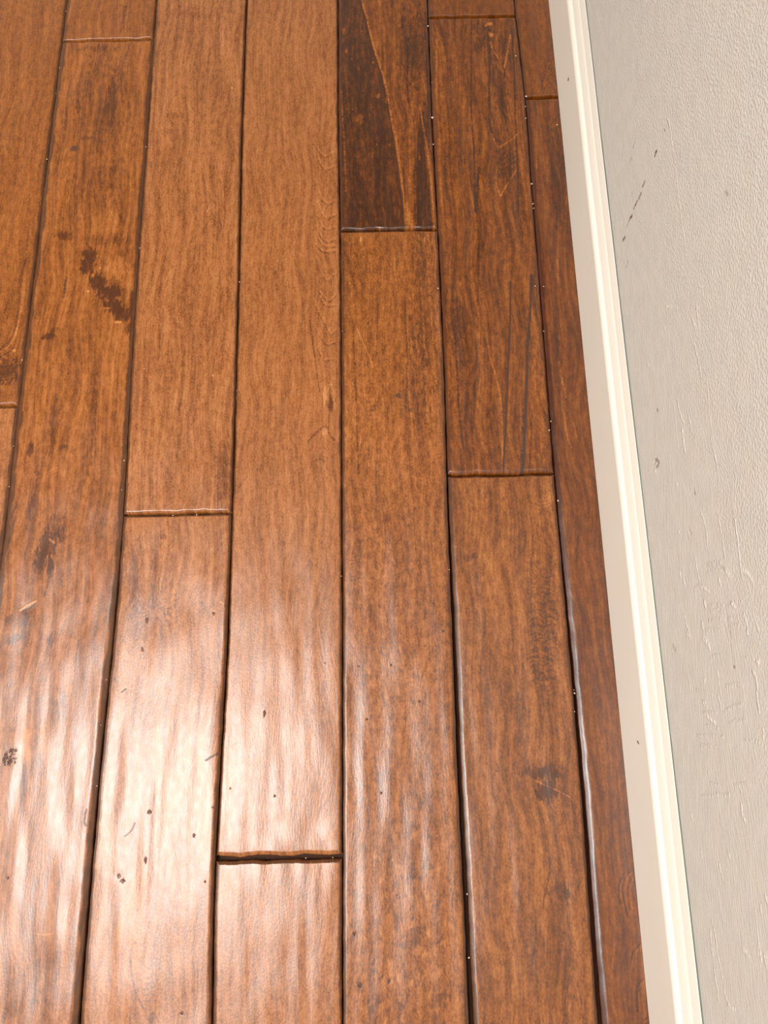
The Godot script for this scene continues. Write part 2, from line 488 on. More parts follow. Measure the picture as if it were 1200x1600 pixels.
func stroke(p: Plank, pts: Array, width: float, amt: float, relief := 0.0, broken := 0.25) -> void:
	var path := smooth_path(pts)
	for i in path.size():
		path[i] = to_tex(p, path[i])
	add_stroke(p.tone, p.w, p.h, path, width * 1.1, amt, broken)
	if relief != 0.0:
		add_stroke(p.rel, p.w, p.h, path, width * 1.1, relief, 0.0)

func blob(p: Plank, x: float, y: float, rx: float, ry: float, amt: float, rough := 0.5, turn := 0.0) -> void:
	# a stained patch with a ragged, fibrous outline; radii in photograph pixels
	var c := to_tex(p, Vector2(x, y))
	var k := 1.12
	var r := maxf(rx, ry) * k * 1.6 + 2.0
	for j in range(maxi(0, int(c.y - r)), mini(p.h, int(c.y + r) + 1)):
		for i in range(maxi(0, int(c.x - r)), mini(p.w, int(c.x + r) + 1)):
			var q := Vector2(i - c.x, j - c.y).rotated(-turn)
			var d := Vector2(q.x / (rx * k), q.y / (ry * k)).length()
			if d > 1.6:
				continue
			d += rough * (0.6 * noise.get_noise_2d(i * 0.16, j * 0.05 + p.off) + 0.35 * noise.get_noise_2d(i * 0.5, j * 0.12 + p.off))
			var v := 1.0 - smoothstep(0.55, 1.1, d)
			if v > 0.0:
				p.tone[j * p.w + i] += amt * v
				if amt < -0.35 and maxf(rx, ry) < 9.0:      # nicks go into the wood
					p.rel[j * p.w + i] -= 0.9 * v * clampf(0.7 + 0.9 * noise.get_noise_2d(i * 0.3 + 40.0, j * 0.3), 0.0, 1.0)

func region(p: Plank, pts: Array, amt: float) -> void:
	# a patch of differently coloured wood bounded by an outline
	var poly := PackedVector2Array()
	for q in pts:
		poly.append(to_tex(p, Vector2(q[0], q[1])))
	var lo := poly[0]
	var hi := poly[0]
	for q in poly:
		lo = lo.min(q)
		hi = hi.max(q)
	for j in range(maxi(0, int(lo.y)), mini(p.h, int(hi.y) + 1)):
		# crossings of this row with the outline
		var cross := []
		for k in poly.size():
			var a := poly[k]
			var b := poly[(k + 1) % poly.size()]
			if (a.y <= j) != (b.y <= j):
				cross.append(a.x + (j - a.y) / (b.y - a.y) * (b.x - a.x))
		cross.sort()
		for k in range(0, cross.size() - 1, 2):
			for i in range(maxi(0, int(cross[k])), mini(p.w, int(cross[k + 1]) + 1)):
				var e := minf(i - cross[k], cross[k + 1] - i)
				p.tone[j * p.w + i] += amt * clampf(e * 0.6 + 0.3, 0.0, 1.0)

func curl(p: Plank, x: float, y: float, rx: float, ry: float, pitch: float, lean: float, amt: float) -> void:
	# curly figure: wavering bands across the grain inside a soft oval; sizes in photograph pixels
	var c := to_tex(p, Vector2(x, y))
	var k := 1.12
	for j in range(maxi(0, int(c.y - ry * k)), mini(p.h, int(c.y + ry * k) + 1)):
		for i in range(maxi(0, int(c.x - rx * k)), mini(p.w, int(c.x + rx * k) + 1)):
			var dx := (i - c.x) / (rx * k)
			var dy := (j - c.y) / (ry * k)
			var d := dx * dx + dy * dy
			if d >= 1.0:
				continue
			var wv := 5.0 * noise.get_noise_2d(i * 0.035 + p.off, j * 0.018) + 1.2 * noise.get_noise_2d(i * 0.13, j * 0.08 + p.off)
			var s := sin(((j - c.y) + lean * (i - c.x)) / (pitch * k) * TAU + wv)
			s = s * absf(s)
			p.tone[j * p.w + i] += amt * s * (1.0 - d) * (0.65 + 0.8 * noise.get_noise_2d(i * 0.05, j * 0.03 + p.off))

func cathedral(p: Plank, x: float, y: float, half: float, leg: float, step: float, count: int, amt: float, down := false) -> void:
	# nested pointed arches of the growth rings
	for k in count:
		var yy := y + k * step * (1.0 + 0.25 * sin(k * 2.3 + x))
		var hh := half * (0.75 + 0.25 * k / maxf(1.0, count - 1.0))
		var s := -1.0 if down else 1.0
		stroke(p, [[x - hh, yy + s * leg], [x - hh * 0.72, yy + s * leg * 0.5], [x - hh * 0.3, yy + s * leg * 0.13], [x, yy], [x + hh * 0.33, yy + s * leg * 0.16], [x + hh * 0.75, yy + s * leg * 0.6], [x + hh, yy + s * leg * 1.1]], 1.6, amt * (0.7 + 0.5 * rng.randf()), 0.0, 0.3)
		stroke(p, [[x - hh * 0.6, yy + 3 + s * leg * 0.4], [x - hh * 0.2, yy + 3 + s * leg * 0.08], [x, yy + 3], [x + hh * 0.3, yy + 3 + s * leg * 0.15]], 1.6, -amt * 0.6, 0.0, 0.3)

func paint_plank(p: Plank) -> StandardMaterial3D:
	var w := p.w
	var h := p.h
	var table := PackedByteArray()
	table.resize(256 * 3)
	var dark: Color = p.ramp[0]
	var mid: Color = p.ramp[1]
	var light: Color = p.ramp[2]
	for k in 256:
		var t := k / 255.0
		var c := dark.lerp(mid, t / 0.5) if t < 0.5 else mid.lerp(light, (t - 0.5) / 0.5)
		table[k * 3] = int(c.r * 255.0); table[k * 3 + 1] = int(c.g * 255.0); table[k * 3 + 2] = int(c.b * 255.0)
	var col := PackedByteArray()
	col.resize(w * h * 3)
	var relief := PackedByteArray()
	relief.resize(w * h)
	var dull := PackedByteArray()      # lacquer is worn away in nicks and cracks
	dull.resize(w * h)
	var mm := 1000.0 / PPM
	var o := p.off
	var g0: float = p.grain[0]; var g1: float = p.grain[1]; var g2: float = p.grain[2]; var g3: float = p.grain[3]; var g4: float = p.grain[4]
	var er := p.edge.r * 255.0; var eg := p.edge.g * 255.0; var eb := p.edge.b * 255.0
	for j in h:
		var z := j * mm
		var zw := p.za + (j + 0.5) / PPM
		var xl := (left_of(p, zw) - p.x0) * 1000.0
		var xr := (right_of(p, zw) - p.x0) * 1000.0
		var el := p.bl * (0.62 + 0.16 * noise.get_noise_2d(z * 0.02, o + 31.0) + 0.05 * noise.get_noise_2d(z * 0.4, o + 31.0))
		var ee := p.br * (0.62 + 0.16 * noise.get_noise_2d(z * 0.02, o + 37.0) + 0.05 * noise.get_noise_2d(z * 0.4, o + 37.0))
		for i in w:
			var x := i * mm
			var k := j * w + i
			var xw := x + 5.0 * noise.get_noise_2d(x * 0.012 + o, z * 0.006)
			var fib := noise.get_noise_2d(xw * 0.46 + o, z * 0.055)
			var fine := noise.get_noise_2d(xw * 0.95 + o, z * 0.26 + 70.0)
			var mot := noise.get_noise_2d(x * 0.10 + o, z * 0.055 + 40.0)
			var t := 0.5 + p.tone[k] + g0 * noise.get_noise_2d(xw * 0.075 + o, z * 0.0045) + g1 * noise.get_noise_2d(xw * 0.2 + o, z * 0.012 + 9.0) + g2 * fib * 0.65 + g3 * (mot + 0.7 * noise.get_noise_2d(x * 0.33 + o, z * 0.17))
			t += g4 * 1.05 * fine
			var pore := fine - 0.22 + 0.25 * mot
			if pore > 0.0:
				t -= g4 * minf(pore * 2.0, 1.0)
			var q := clampi(int(t * 255.0), 0, 255) * 3
			var r := float(table[q]); var g := float(table[q + 1]); var b := float(table[q + 2])
			var e := maxf(maxf(el - (x - xl), ee - (xr - x)), p.bf * 0.8 - z) + 0.3 * fib
			if e > -0.4:
				var s := clampf((e + 0.4) / 0.9, 0.0, 1.0) * (0.80 + 0.2 * fib)
				r = lerpf(r, er, s); g = lerpf(g, eg, s); b = lerpf(b, eb, s)
			col[k * 3] = int(r); col[k * 3 + 1] = int(g); col[k * 3 + 2] = int(b)
			relief[k] = clampi(int(150.0 + 26.0 * fib + 12.0 * mot - (34.0 * minf(pore * 2.2, 1.0) if pore > 0.0 else 0.0) + p.rel[k] * 255.0), 0, 255)
			dull[k] = clampi(int(255.0 * (0.325 + 0.02 * mot + clampf(-p.rel[k] * 0.8, 0.0, 0.55))), 0, 255)
	var m := plain(Color.WHITE, 1.0, 0.65)
	m.roughness_texture = tex(Image.create_from_data(w, h, false, Image.FORMAT_L8, dull))
	m.roughness_texture_channel = BaseMaterial3D.TEXTURE_CHANNEL_RED
	m.albedo_texture = tex(Image.create_from_data(w, h, false, Image.FORMAT_RGB8, col))
	m.heightmap_enabled = true
	m.heightmap_texture = tex(Image.create_from_data(w, h, false, Image.FORMAT_L8, relief))
	m.heightmap_scale = 0.02
	m.texture_repeat = false
	return m

func build_plank(p: Plank, m: Material, cell := 0.004) -> MeshInstance3D:
	var across := []             # [from which side, distance in metres or share]
	for f in [0.0, 0.12, 0.28, 0.5, 0.75, 1.0]:
		across.append([0, p.bl * 0.001 * f])
	var n := int((seam_x(p.right, p.za) - seam_x(p.left, p.za) - 0.012) / cell)
	for k in range(1, n):
		across.append([1, float(k) / n])
	for f in [1.0, 0.75, 0.5, 0.28, 0.12, 0.0]:
		across.append([2, p.br * 0.001 * f])
	var rows := []
	for f in [0.0, 0.12, 0.28, 0.5, 0.75, 1.0]:
		rows.append(p.za + p.bf * 0.001 * f)
	var a := p.za + p.bf * 0.001
	var b := p.zb - p.bn * 0.001
	var nz := maxi(2, int((b - a) / cell))
	for k in range(1, nz):
		rows.append(lerpf(a, b, float(k) / nz))
	for f in [1.0, 0.75, 0.5, 0.28, 0.12, 0.0]:
		rows.append(p.zb - p.bn * 0.001 * f)
	var nx := across.size() + 2
	var ny := rows.size() + 2
	var v := PackedVector3Array(); v.resize(nx * ny)
	var uv := PackedVector2Array(); uv.resize(nx * ny)
	var nn := PackedVector3Array(); nn.resize(nx * ny)
	var dents := []
	for d in p.dents:
		var c := on_floor(Vector2(d[0], d[1]))
		dents.append([c.x, c.y, d[2] * 0.001, d[3] * 0.001, d[4] * 0.001])
	var drop := 0.0024
	for j in ny:
		var z: float = rows[clampi(j - 1, 0, ny - 3)]
		var xl := left_of(p, z)
		var xr := right_of(p, z)
		for i in nx:
			var s: Array = across[clampi(i - 1, 0, nx - 3)]
			var x: float = xl + s[1] if s[0] == 0 else xr - s[1] if s[0] == 2 else lerpf(xl + p.bl * 0.001, xr - p.br * 0.001, s[1])
			var zz := z + (0.0007 * noise.get_noise_2d(x * 25.0, p.off + 50.0) + 0.0004 * noise.get_noise_2d(x * 90.0, p.off + 50.0)) * clampf(1.0 - (z - p.za) / 0.02, 0.0, 1.0) + (0.0009 * noise.get_noise_2d(x * 25.0, p.off + 60.0) + 0.0004 * noise.get_noise_2d(x * 90.0, p.off + 60.0)) * clampf(1.0 - (p.zb - z) / 0.02, 0.0, 1.0)
			var y := p.lift
			# scraper marks: long shallow hollows, and shorter ripples
			y += p.wave * 0.001 * (noise.get_noise_2d(x * 38.0 + p.off, z * 4.5) + 0.45 * noise.get_noise_2d(x * 75.0 + p.off, z * 9.0 + 20.0) + 0.5 * noise.get_noise_2d(x * 14.0 + p.off, z * 13.0 + 33.0))
			for d in dents:
				var u: float = (x - d[0]) / d[2]
				var t: float = (z - d[1]) / d[3]
				var q := u * u + t * t
				if q < 6.0:
					y -= d[4] * exp(-q)
			var tx := minf(clampf((x - xl) / (p.bl * 0.001), 0.0, 1.0), clampf((xr - x) / (p.br * 0.001), 0.0, 1.0))
			var tz := minf(clampf((z - p.za) / (p.bf * 0.001), 0.0, 1.0), clampf((p.zb - z) / (p.bn * 0.001), 0.0, 1.0))
			y -= drop * maxf((1.0 - tx) * (1.0 - tx), (1.0 - tz) * (1.0 - tz))
			if i == 0 or j == 0 or i == nx - 1 or j == ny - 1:
				y = -0.012
			v[j * nx + i] = Vector3(x, y, zz)
			uv[j * nx + i] = Vector2((x - p.x0) / (p.x1 - p.x0), (zz - p.za) / (p.zb - p.za))
	for j in ny:
		for i in nx:
			var k := j * nx + i
			if i == 0 or i == nx - 1:
				nn[k] = Vector3(-1 if i == 0 else 1, 0, 0)
			elif j == 0 or j == ny - 1:
				nn[k] = Vector3(0, 0, -1 if j == 0 else 1)
			else:
				var dx := v[j * nx + mini(i + 1, nx - 2)] - v[j * nx + maxi(i - 1, 1)]
				var dz := v[mini(j + 1, ny - 2) * nx + i] - v[maxi(j - 1, 1) * nx + i]
				nn[k] = dz.cross(dx).normalized()
	var ix := PackedInt32Array()
	for j in ny - 1:
		for i in nx - 1:
			var k := j * nx + i
			ix.append_array(PackedInt32Array([k, k + 1, k + nx + 1, k, k + nx + 1, k + nx]))
	var e := nx * ny
	ix.append_array(PackedInt32Array([0, e - nx, e - 1, 0, e - 1, nx - 1]))      # underside
	var mesh := ArrayMesh.new()
	mesh.add_surface_from_arrays(Mesh.PRIMITIVE_TRIANGLES, arrays(v, nn, uv, ix))
	mesh.surface_set_material(0, m)
	return mesh_node(p.name, mesh, floor_node)

func seam(k: String, pts: Array) -> void:
	var p := PackedVector2Array()
	for q in pts:
		var f := on_floor(Vector2(q[1], q[0]))
		p.append(Vector2(f.y, f.x))
	# beyond the picture the seam runs straight on
	var first := p[0]
	var last := p[p.size() - 1]
	var mean := 0.0
	for q in p:
		mean += q.y / p.size()
	p.insert(0, Vector2(first.x - 0.15, lerpf(first.y, mean, 0.7)))
	p.insert(0, Vector2(first.x - 0.4, mean))
	p.append(Vector2(last.x + 0.15, lerpf(last.y, mean, 0.7)))
	p.append(Vector2(last.x + 0.4, mean))
	seams[k] = p

func new_plank(left: String, right: String, za: float, zb: float, ramp: Array, off: float) -> Plank:
	var p := Plank.new()
	p.left = left
	p.right = right
	p.za = za
	p.zb = zb
	p.ramp = ramp
	p.off = off
	p.lift = 0.00025 * noise.get_noise_1d(off * 7.3)
	frame_plank(p)
	return p

func end_z(x: float, y: float) -> float:
	return on_floor(Vector2(x, y)).y

func make_floor() -> void:
	floor_node = Node3D.new()
	floor_node.name = "floor"
	add_child(floor_node)
	tag(floor_node, "glossy reddish brown hand-scraped hardwood plank floor", "floor", "structure")
	slab("subfloor", Vector3(-4.0, -0.05, -2.5), Vector3(WALL_X, -0.012, 2.5), plain(rgb(58, 30, 12), 0.9), floor_node)
	seam("A", [[0, 104], [200, 79], [400, 55], [634, 28], [800, 9]])
	seam("B", [[0, 244], [200, 230], [400, 215.5], [600, 203], [800, 192], [1000, 175], [1200, 155], [1400, 137.5], [1600, 122]])
	seam("C", [[0, 385], [200, 378], [400, 373.5], [600, 368], [800, 362], [1000, 355], [1200, 344], [1400, 334], [1600, 330]])
	seam("D", [[0, 528], [200, 529], [400, 532], [600, 533.3], [800, 534], [1000, 535], [1200, 535], [1400, 535], [1600, 535]])
	seam("E", [[0, 668], [200, 676], [400, 686.5], [600, 695], [800, 701], [1000, 710], [1200, 718], [1400, 728], [1600, 737]])
	seam("F", [[0, 804], [150, 821], [300, 832], [520, 850], [740, 867], [1000, 891], [1200, 909], [1400, 924], [1600, 939]])
	var pitch := 0.127
	var za0: float = seams["A"][3].y
	seams["0"] = PackedVector2Array([Vector2(-2, za0 - pitch), Vector2(2, za0 - pitch)])
	seams["W"] = PackedVector2Array([Vector2(-2, 0.2585), Vector2(2, 0.2585)])
	var top := end_z(600, -120)      # planks go on past the edges of the picture
	var low := end_z(600, 1760)
	var tops := [top - 0.12, top - 0.30, top - 0.05, top - 0.08, top, top - 0.16, top - 0.27]
	var lows := [low + 0.22, low + 0.04, low + 0.31, low + 0.12, low + 0.36, low, low + 0.13]
	var gap := 0.0015

	var reddish := [rgb(88, 42, 8), rgb(162, 99, 50), rgb(208, 147, 98)]
	var brown := [rgb(78, 37, 4), rgb(148, 84, 28), rgb(198, 130, 74)]
	var deep := [rgb(58, 25, 0), rgb(121, 62, 5), rgb(176, 107, 42)]
	var p: Plank

	# ---- column 0, at the left edge
	var z := end_z(14, 634)
	p = new_plank("0", "A", tops[0], z - gap, brown, 3.0)
	knots_0(p)
	build_plank(p, paint_plank(p))
	p = new_plank("0", "A", z + gap, lows[0], reddish, 6.0)
	p.br = 5.0
	build_plank(p, paint_plank(p))

	# ---- column 1
	z = end_z(170, 62)
	p = new_plank("A", "B", tops[1], z - gap, brown, 9.0)
	p.bl = 7.0; p.bn = 2.0
	stroke(p, [[196, 10], [193, 30], [189, 50]], 8, -0.2)
	build_plank(p, paint_plank(p))
	p = new_plank("A", "B", z + gap, lows[1], brown, 12.0)
	p.bl = 9.0; p.br = 7.5; p.wave = 0.55
	figure_1(p)
	build_plank(p, paint_plank(p))

	# ---- column 2
	z = end_z(275, 802.5)
	p = new_plank("B", "C", tops[2], z - gap, reddish, 15.0)
	p.br = 4.0
	figure_2a(p)
	build_plank(p, paint_plank(p))
	p = new_plank("B", "C", z + gap, lows[2], reddish, 18.0)
	p.bl = 5.5; p.br = 4.5; p.wave = 0.5
	figure_2b(p)
	build_plank(p, paint_plank(p))

	# ---- column 3
	z = end_z(437, 1341)
	p = new_plank("C", "D", tops[3], z - 0.0026, reddish, 21.0)
	p.bl = 3.0; p.br = 4.0; p.bn = 4.5
	figure_3(p)
	build_plank(p, paint_plank(p))
	p = new_plank("C", "D", z + 0.0026, lows[3], reddish, 24.0)
	p.bf = 3.0; p.br = 5.0
	build_plank(p, paint_plank(p))

	# ---- column 4
	z = end_z(607, 359)
	p = new_plank("D", "E", tops[4], z - gap, deep, 27.0)
	figure_4a(p)
	build_plank(p, paint_plank(p))
	p = new_plank("D", "E", z + gap, lows[4], brown, 30.0)
	p.bl = 4.0; p.br = 5.5
	figure_4b(p)
	build_plank(p, paint_plank(p))

	# ---- column 5
	z = end_z(740, 26)
	p = new_plank("E", "F", tops[5], z - 0.0030, deep, 33.0)
	p.bn = 1.6
	build_plank(p, paint_plank(p))
	var z2 := end_z(785, 741)
	p = new_plank("E", "F", z + gap, z2 - gap, deep, 36.0)
	p.bl = 4.5; p.bn = 4.5
	figure_5b(p)
	build_plank(p, paint_plank(p))
	p = new_plank("E", "F", z2 + gap, lows[5], brown, 39.0)
	p.bl = 5.0; p.br = 6.0
	p.ramp = [rgb(74, 35, 2), rgb(138, 77, 22), rgb(190, 124, 68)]
	figure_5c(p)
	build_plank(p, paint_plank(p))

	# ---- column 6, running under the baseboard
	z = end_z(850, 152)
	p = new_plank("F", "W", tops[6], z - 0.0030, deep, 42.0)
	p.bn = 1.6
	cathedral(p, 858, 95, 16, 40, 14, 3, -0.25)
	build_plank(p, paint_plank(p))
	p = new_plank("F", "W", z + gap, lows[6], deep, 45.0)
	p.bl = 6.0
	figure_6(p)
	build_plank(p, paint_plank(p))

	rest_of_floor(tops, lows, gap, pitch, za0, reddish, brown, deep)

func rest_of_floor(tops: Array, lows: Array, gap: float, pitch: float, za0: float, reddish: Array, brown: Array, deep: Array) -> void:
	# planks outside the picture: three kinds of them, shared
	var mats := []
	var kinds := [reddish, brown, deep]
	seams["P"] = PackedVector2Array([Vector2(-2, 0.0), Vector2(2, 0.0)])
	seams["Q"] = PackedVector2Array([Vector2(-2, pitch), Vector2(2, pitch)])
	var meshes := []
	for k in 3:
		var p := new_plank("P", "Q", 0.0, 1.2 - 2.0 * gap, kinds[k], 50.0 + 3.0 * k)
		var o := build_plank(p, paint_plank(p), 0.01)
		meshes.append(o.mesh)
		o.free()
	var first_x := za0 - pitch
	var put := func(kind: int, x: float, z: float, length: float) -> void:
		var o := mesh_node("plank", meshes[kind], floor_node)
		o.position = Vector3(x, 0, z + gap)
		o.scale = Vector3(1, 1, (length - 2.0 * gap) / (1.2 - 2.0 * gap))
	var columns := int((first_x + 4.0) / pitch)
	for c in range(1, columns + 1):
		var z := -2.49
		var n := 0
		var cut := fposmod(c * 0.437, 1.0) * 0.9 + 0.3
		while z < 2.48:
			var l := minf(cut if n == 0 else 1.25, 2.49 - z)
			if l > 0.05:
				put.call((c * 2 + n) % 3, first_x - c * pitch, z, l)
			z += l
			n += 1
	for c in 7:                    # the columns in view, before and behind the picture
		var k: String = ["0", "A", "B", "C", "D", "E", "F"][c]
		var x: float = seam_x(k, -1.9)
		var top: float = tops[c]
		var low: float = lows[c]
		put.call(c % 3, x, -2.49, top + 2.49)
		x = seam_x(k, 1.9)
		put.call((c + 1) % 3, x, low, (2.49 - low) * 0.5)
		put.call((c + 2) % 3, x, low + (2.49 - low) * 0.5, (2.49 - low) * 0.5)

# ------------------------------------------------------------------ the figure of each plank, copied from the photograph

func knots_0(p: Plank) -> void:
	blob(p, 4, 578, 30, 26, -0.34, 0.6)
	blob(p, 2, 540, 20, 22, -0.15, 0.6)
	for s in [[[0, 545], [15, 530], [25, 505], [30, 470]], [[0, 556], [18, 546], [28, 520], [33, 490]], [[0, 572], [14, 571], [26, 566]], [[0, 584], [14, 582], [26, 580]], [[0, 594], [16, 592], [24, 590]]]:
		stroke(p, s, 3.0, -0.22)
	stroke(p, [[0, 550], [16, 537], [27, 510]], 2.0, 0.3)
	blob(p, 21, 547, 3, 4, 0.5, 0.3)
	stroke(p, [[40, 405], [34, 425], [29, 440]], 7, -0.2)
	stroke(p, [[38, 430], [30, 500], [25, 540]], 8, 0.12)
	blob(p, 22, 470, 14, 60, -0.1, 0.6)

func figure_1(p: Plank) -> void:
	p.grain = [0.11, 0.10, 0.10, 0.09, 0.17]
	blob(p, 150, 200, 60, 190, -0.12, 0.7)
	blob(p, 173, 160, 10, 75, -0.24, 0.5)
	blob(p, 150, 75, 45, 8, -0.18, 0.6)
	blob(p, 120, 110, 12, 50, 0.12, 0.5)
	blob(p, 205, 180, 9, 60, 0.06, 0.5)
	blob(p, 115, 232, 7, 7, -0.4, 0.4)
	blob(p, 136, 215, 12, 5, -0.2, 0.5)
	blob(p, 122, 165, 5, 16, -0.2, 0.5)
	blob(p, 150, 250, 14, 22, 0.14, 0.6)
	blob(p, 99, 368, 17, 9, -0.3, 0.5)
	blob(p, 165, 350, 22, 30, 0.12, 0.6)
	stroke(p, [[160, 290], [168, 320], [182, 350]], 2.5, 0.16)
	stroke(p, [[172, 260], [176, 300], [190, 345]], 6, -0.14)
	blob(p, 140, 398, 16, 14, -0.45, 0.5)
	blob(p, 136, 415, 14, 18, -0.48, 0.4)
	blob(p, 152, 440, 16, 22, -0.5, 0.4, -0.5)
	blob(p, 173, 458, 24, 17, -0.5, 0.4)
	blob(p, 176, 478, 22, 14, -0.5, 0.4, 0.4)
	blob(p, 192, 492, 16, 16, -0.45, 0.4)
	blob(p, 201, 512, 10, 14, -0.38, 0.5)
	blob(p, 205, 470, 5, 26, -0.4, 0.4)
	blob(p, 183, 418, 19, 24, 0.24, 0.5)
	blob(p, 200, 440, 6, 30, 0.16, 0.5)
	blob(p, 168, 375, 42, 12, -0.16, 0.6)
	for s in [[166, 481, 7, 2.5], [145, 430, 3, 5], [137, 455, 3, 3], [183, 465, 5, 4], [184, 503, 7, 3], [155, 418, 2, 2], [157, 430, 1.5, 1.5], [187, 483, 1.6, 1.6]]:
		blob(p, s[0], s[1], s[2], s[3], 0.55, 0.3)
	stroke(p, [[104, 434], [101, 450], [99, 464]], 4.5, -0.42, -0.15)
	blob(p, 74, 525, 13, 7, -0.36, 0.5)
	blob(p, 84, 515, 10, 6, -0.16, 0.5)
	blob(p, 47, 702, 6, 14, -0.45, 0.3)
	blob(p, 97, 698, 8, 5, -0.26, 0.6)
	blob(p, 140, 680, 9, 110, -0.2, 0.6)
	blob(p, 84, 660, 10, 60, -0.18, 0.6)
	blob(p, 105, 560, 6, 40, -0.12, 0.6)
	blob(p, 182, 560, 18, 90, 0.08, 0.6)
	blob(p, 120, 690, 9, 120, 0.12, 0.6)
	blob(p, 62, 640, 9, 80, 0.08, 0.6)
	blob(p, 14, 820, 9, 70, -0.2, 0.6)
	blob(p, 50, 800, 10, 60, -0.16, 0.6)
	stroke(p, [[56, 746], [68, 740], [90, 730]], 1.5, 0.22)
	blob(p, 84, 822, 12, 26, -0.24, 0.5)
	blob(p, 74, 850, 16, 26, -0.38, 0.5)
	blob(p, 62, 875, 12, 20, -0.36, 0.5)
	blob(p, 98, 830, 9, 18, -0.22, 0.5)
	blob(p, 78, 884, 7, 15, -0.5, 0.3)
	stroke(p, [[80, 890], [75, 910], [69, 932]], 3.5, -0.4)
	stroke(p, [[80, 868], [86, 882], [84, 905]], 2.0, 0.25)
	stroke(p, [[77, 842], [84, 848]], 3, 0.55, 0.2, 0.0)
	stroke(p, [[31, 953], [41, 946], [55, 939]], 2.8, 0.75, 0.3, 0.0)
	stroke(p, [[36, 954], [46, 949], [54, 943]], 2.5, -0.4, -0.2, 0.0)
	blob(p, 36, 965, 9, 16, -0.28, 0.5)
	blob(p, 14, 968, 6, 10, -0.28, 0.5)
	blob(p, 20, 998, 14, 8, -0.34, 0.6)
	blob(p, 40, 985, 10, 24, -0.16, 0.4)
	blob(p, 78, 1000, 7, 12, -0.22, 0.5)
	stroke(p, [[122, 1000], [119, 1020], [116, 1048]], 1.8, -0.35)
	stroke(p, [[145, 1150], [143, 1200]], 2, -0.12)
	blob(p, 95, 1100, 11, 26, -0.2, 0.5)
	blob(p, 62, 1110, 8, 30, -0.1, 0.5)
	stroke(p, [[80, 1050], [76, 1100], [73, 1150]], 2.0, -0.16)
	blob(p, 42, 1160, 10, 40, 0.2, 0.5)
	blob(p, 64, 1155, 5, 24, 0.22, 0.5)
	blob(p, 38, 1215, 10, 28, -0.22, 0.5)
	for s in [[18, 1172, 7, 4], [10, 1184, 7, 4], [14, 1190, 8, 4], [6, 1186, 5, 3], [22, 1184, 4, 2], [8, 1178, 4, 2], [20, 1178, 4, 2], [12, 1194, 5, 2]]:
		blob(p, s[0], s[1], s[2], s[3], -0.85, 0.6)
	blob(p, 20, 1140, 6, 4, -0.2, 0.6)
	blob(p, 12, 1371, 2.5, 2.5, -0.5, 0.2)
	blob(p, 30, 1560, 28, 40, -0.14, 0.6)
	blob(p, 75, 1520, 16, 40, -0.1, 0.6)
	stroke(p, [[50, 1459], [65, 1461], [80, 1459]], 1.3, 0.3, 0.1)
	stroke(p, [[134, 1265], [131, 1282], [133, 1290]], 4, -0.4, -0.2)
	p.dents = [[30, 1230, 8, 30, 0.4], [62, 1260, 6, 60, -0.25], [95, 1150, 7, 80, 0.3], [12, 1186, 8, 9, 0.7], [40, 985, 6, 25, 0.5], [45, 950, 10, 6, 0.4], [25, 1150, 9, 20, -0.3]]

func figure_2a(p: Plank) -> void:
	p.grain = [0.10, 0.08, 0.12, 0.08, 0.22]
	cathedral(p, 331, 312, 20, 40, 13, 3, -0.16)
	blob(p, 333, 325, 7, 10, 0.12, 0.4)
	blob(p, 272, 180, 20, 9, -0.14, 0.6)
	blob(p, 264, 205, 14, 6, -0.12, 0.6)
	blob(p, 335, 150, 6, 60, -0.14, 0.5)
	blob(p, 350, 60, 10, 60, 0.08, 0.5)
	blob(p, 300, 20, 50, 14, -0.08, 0.6)
	blob(p, 330, 250, 6, 70, -0.1, 0.5)
	blob(p, 345, 560, 14, 30, -0.08, 0.6)
	blob(p, 348, 740, 14, 60, -0.14, 0.6)
	cathedral(p, 342, 525, 12, 60, 22, 2, -0.08)
	curl(p, 270, 600, 60, 180, 34, 0.4, 0.05)
	blob(p, 215, 720, 12, 70, 0.08, 0.6)
	for s in [[324, 329], [362, 137], [332, 586], [225, 575]]:
		blob(p, s[0], s[1], 1.6, 1.6, 0.7, 0.1)

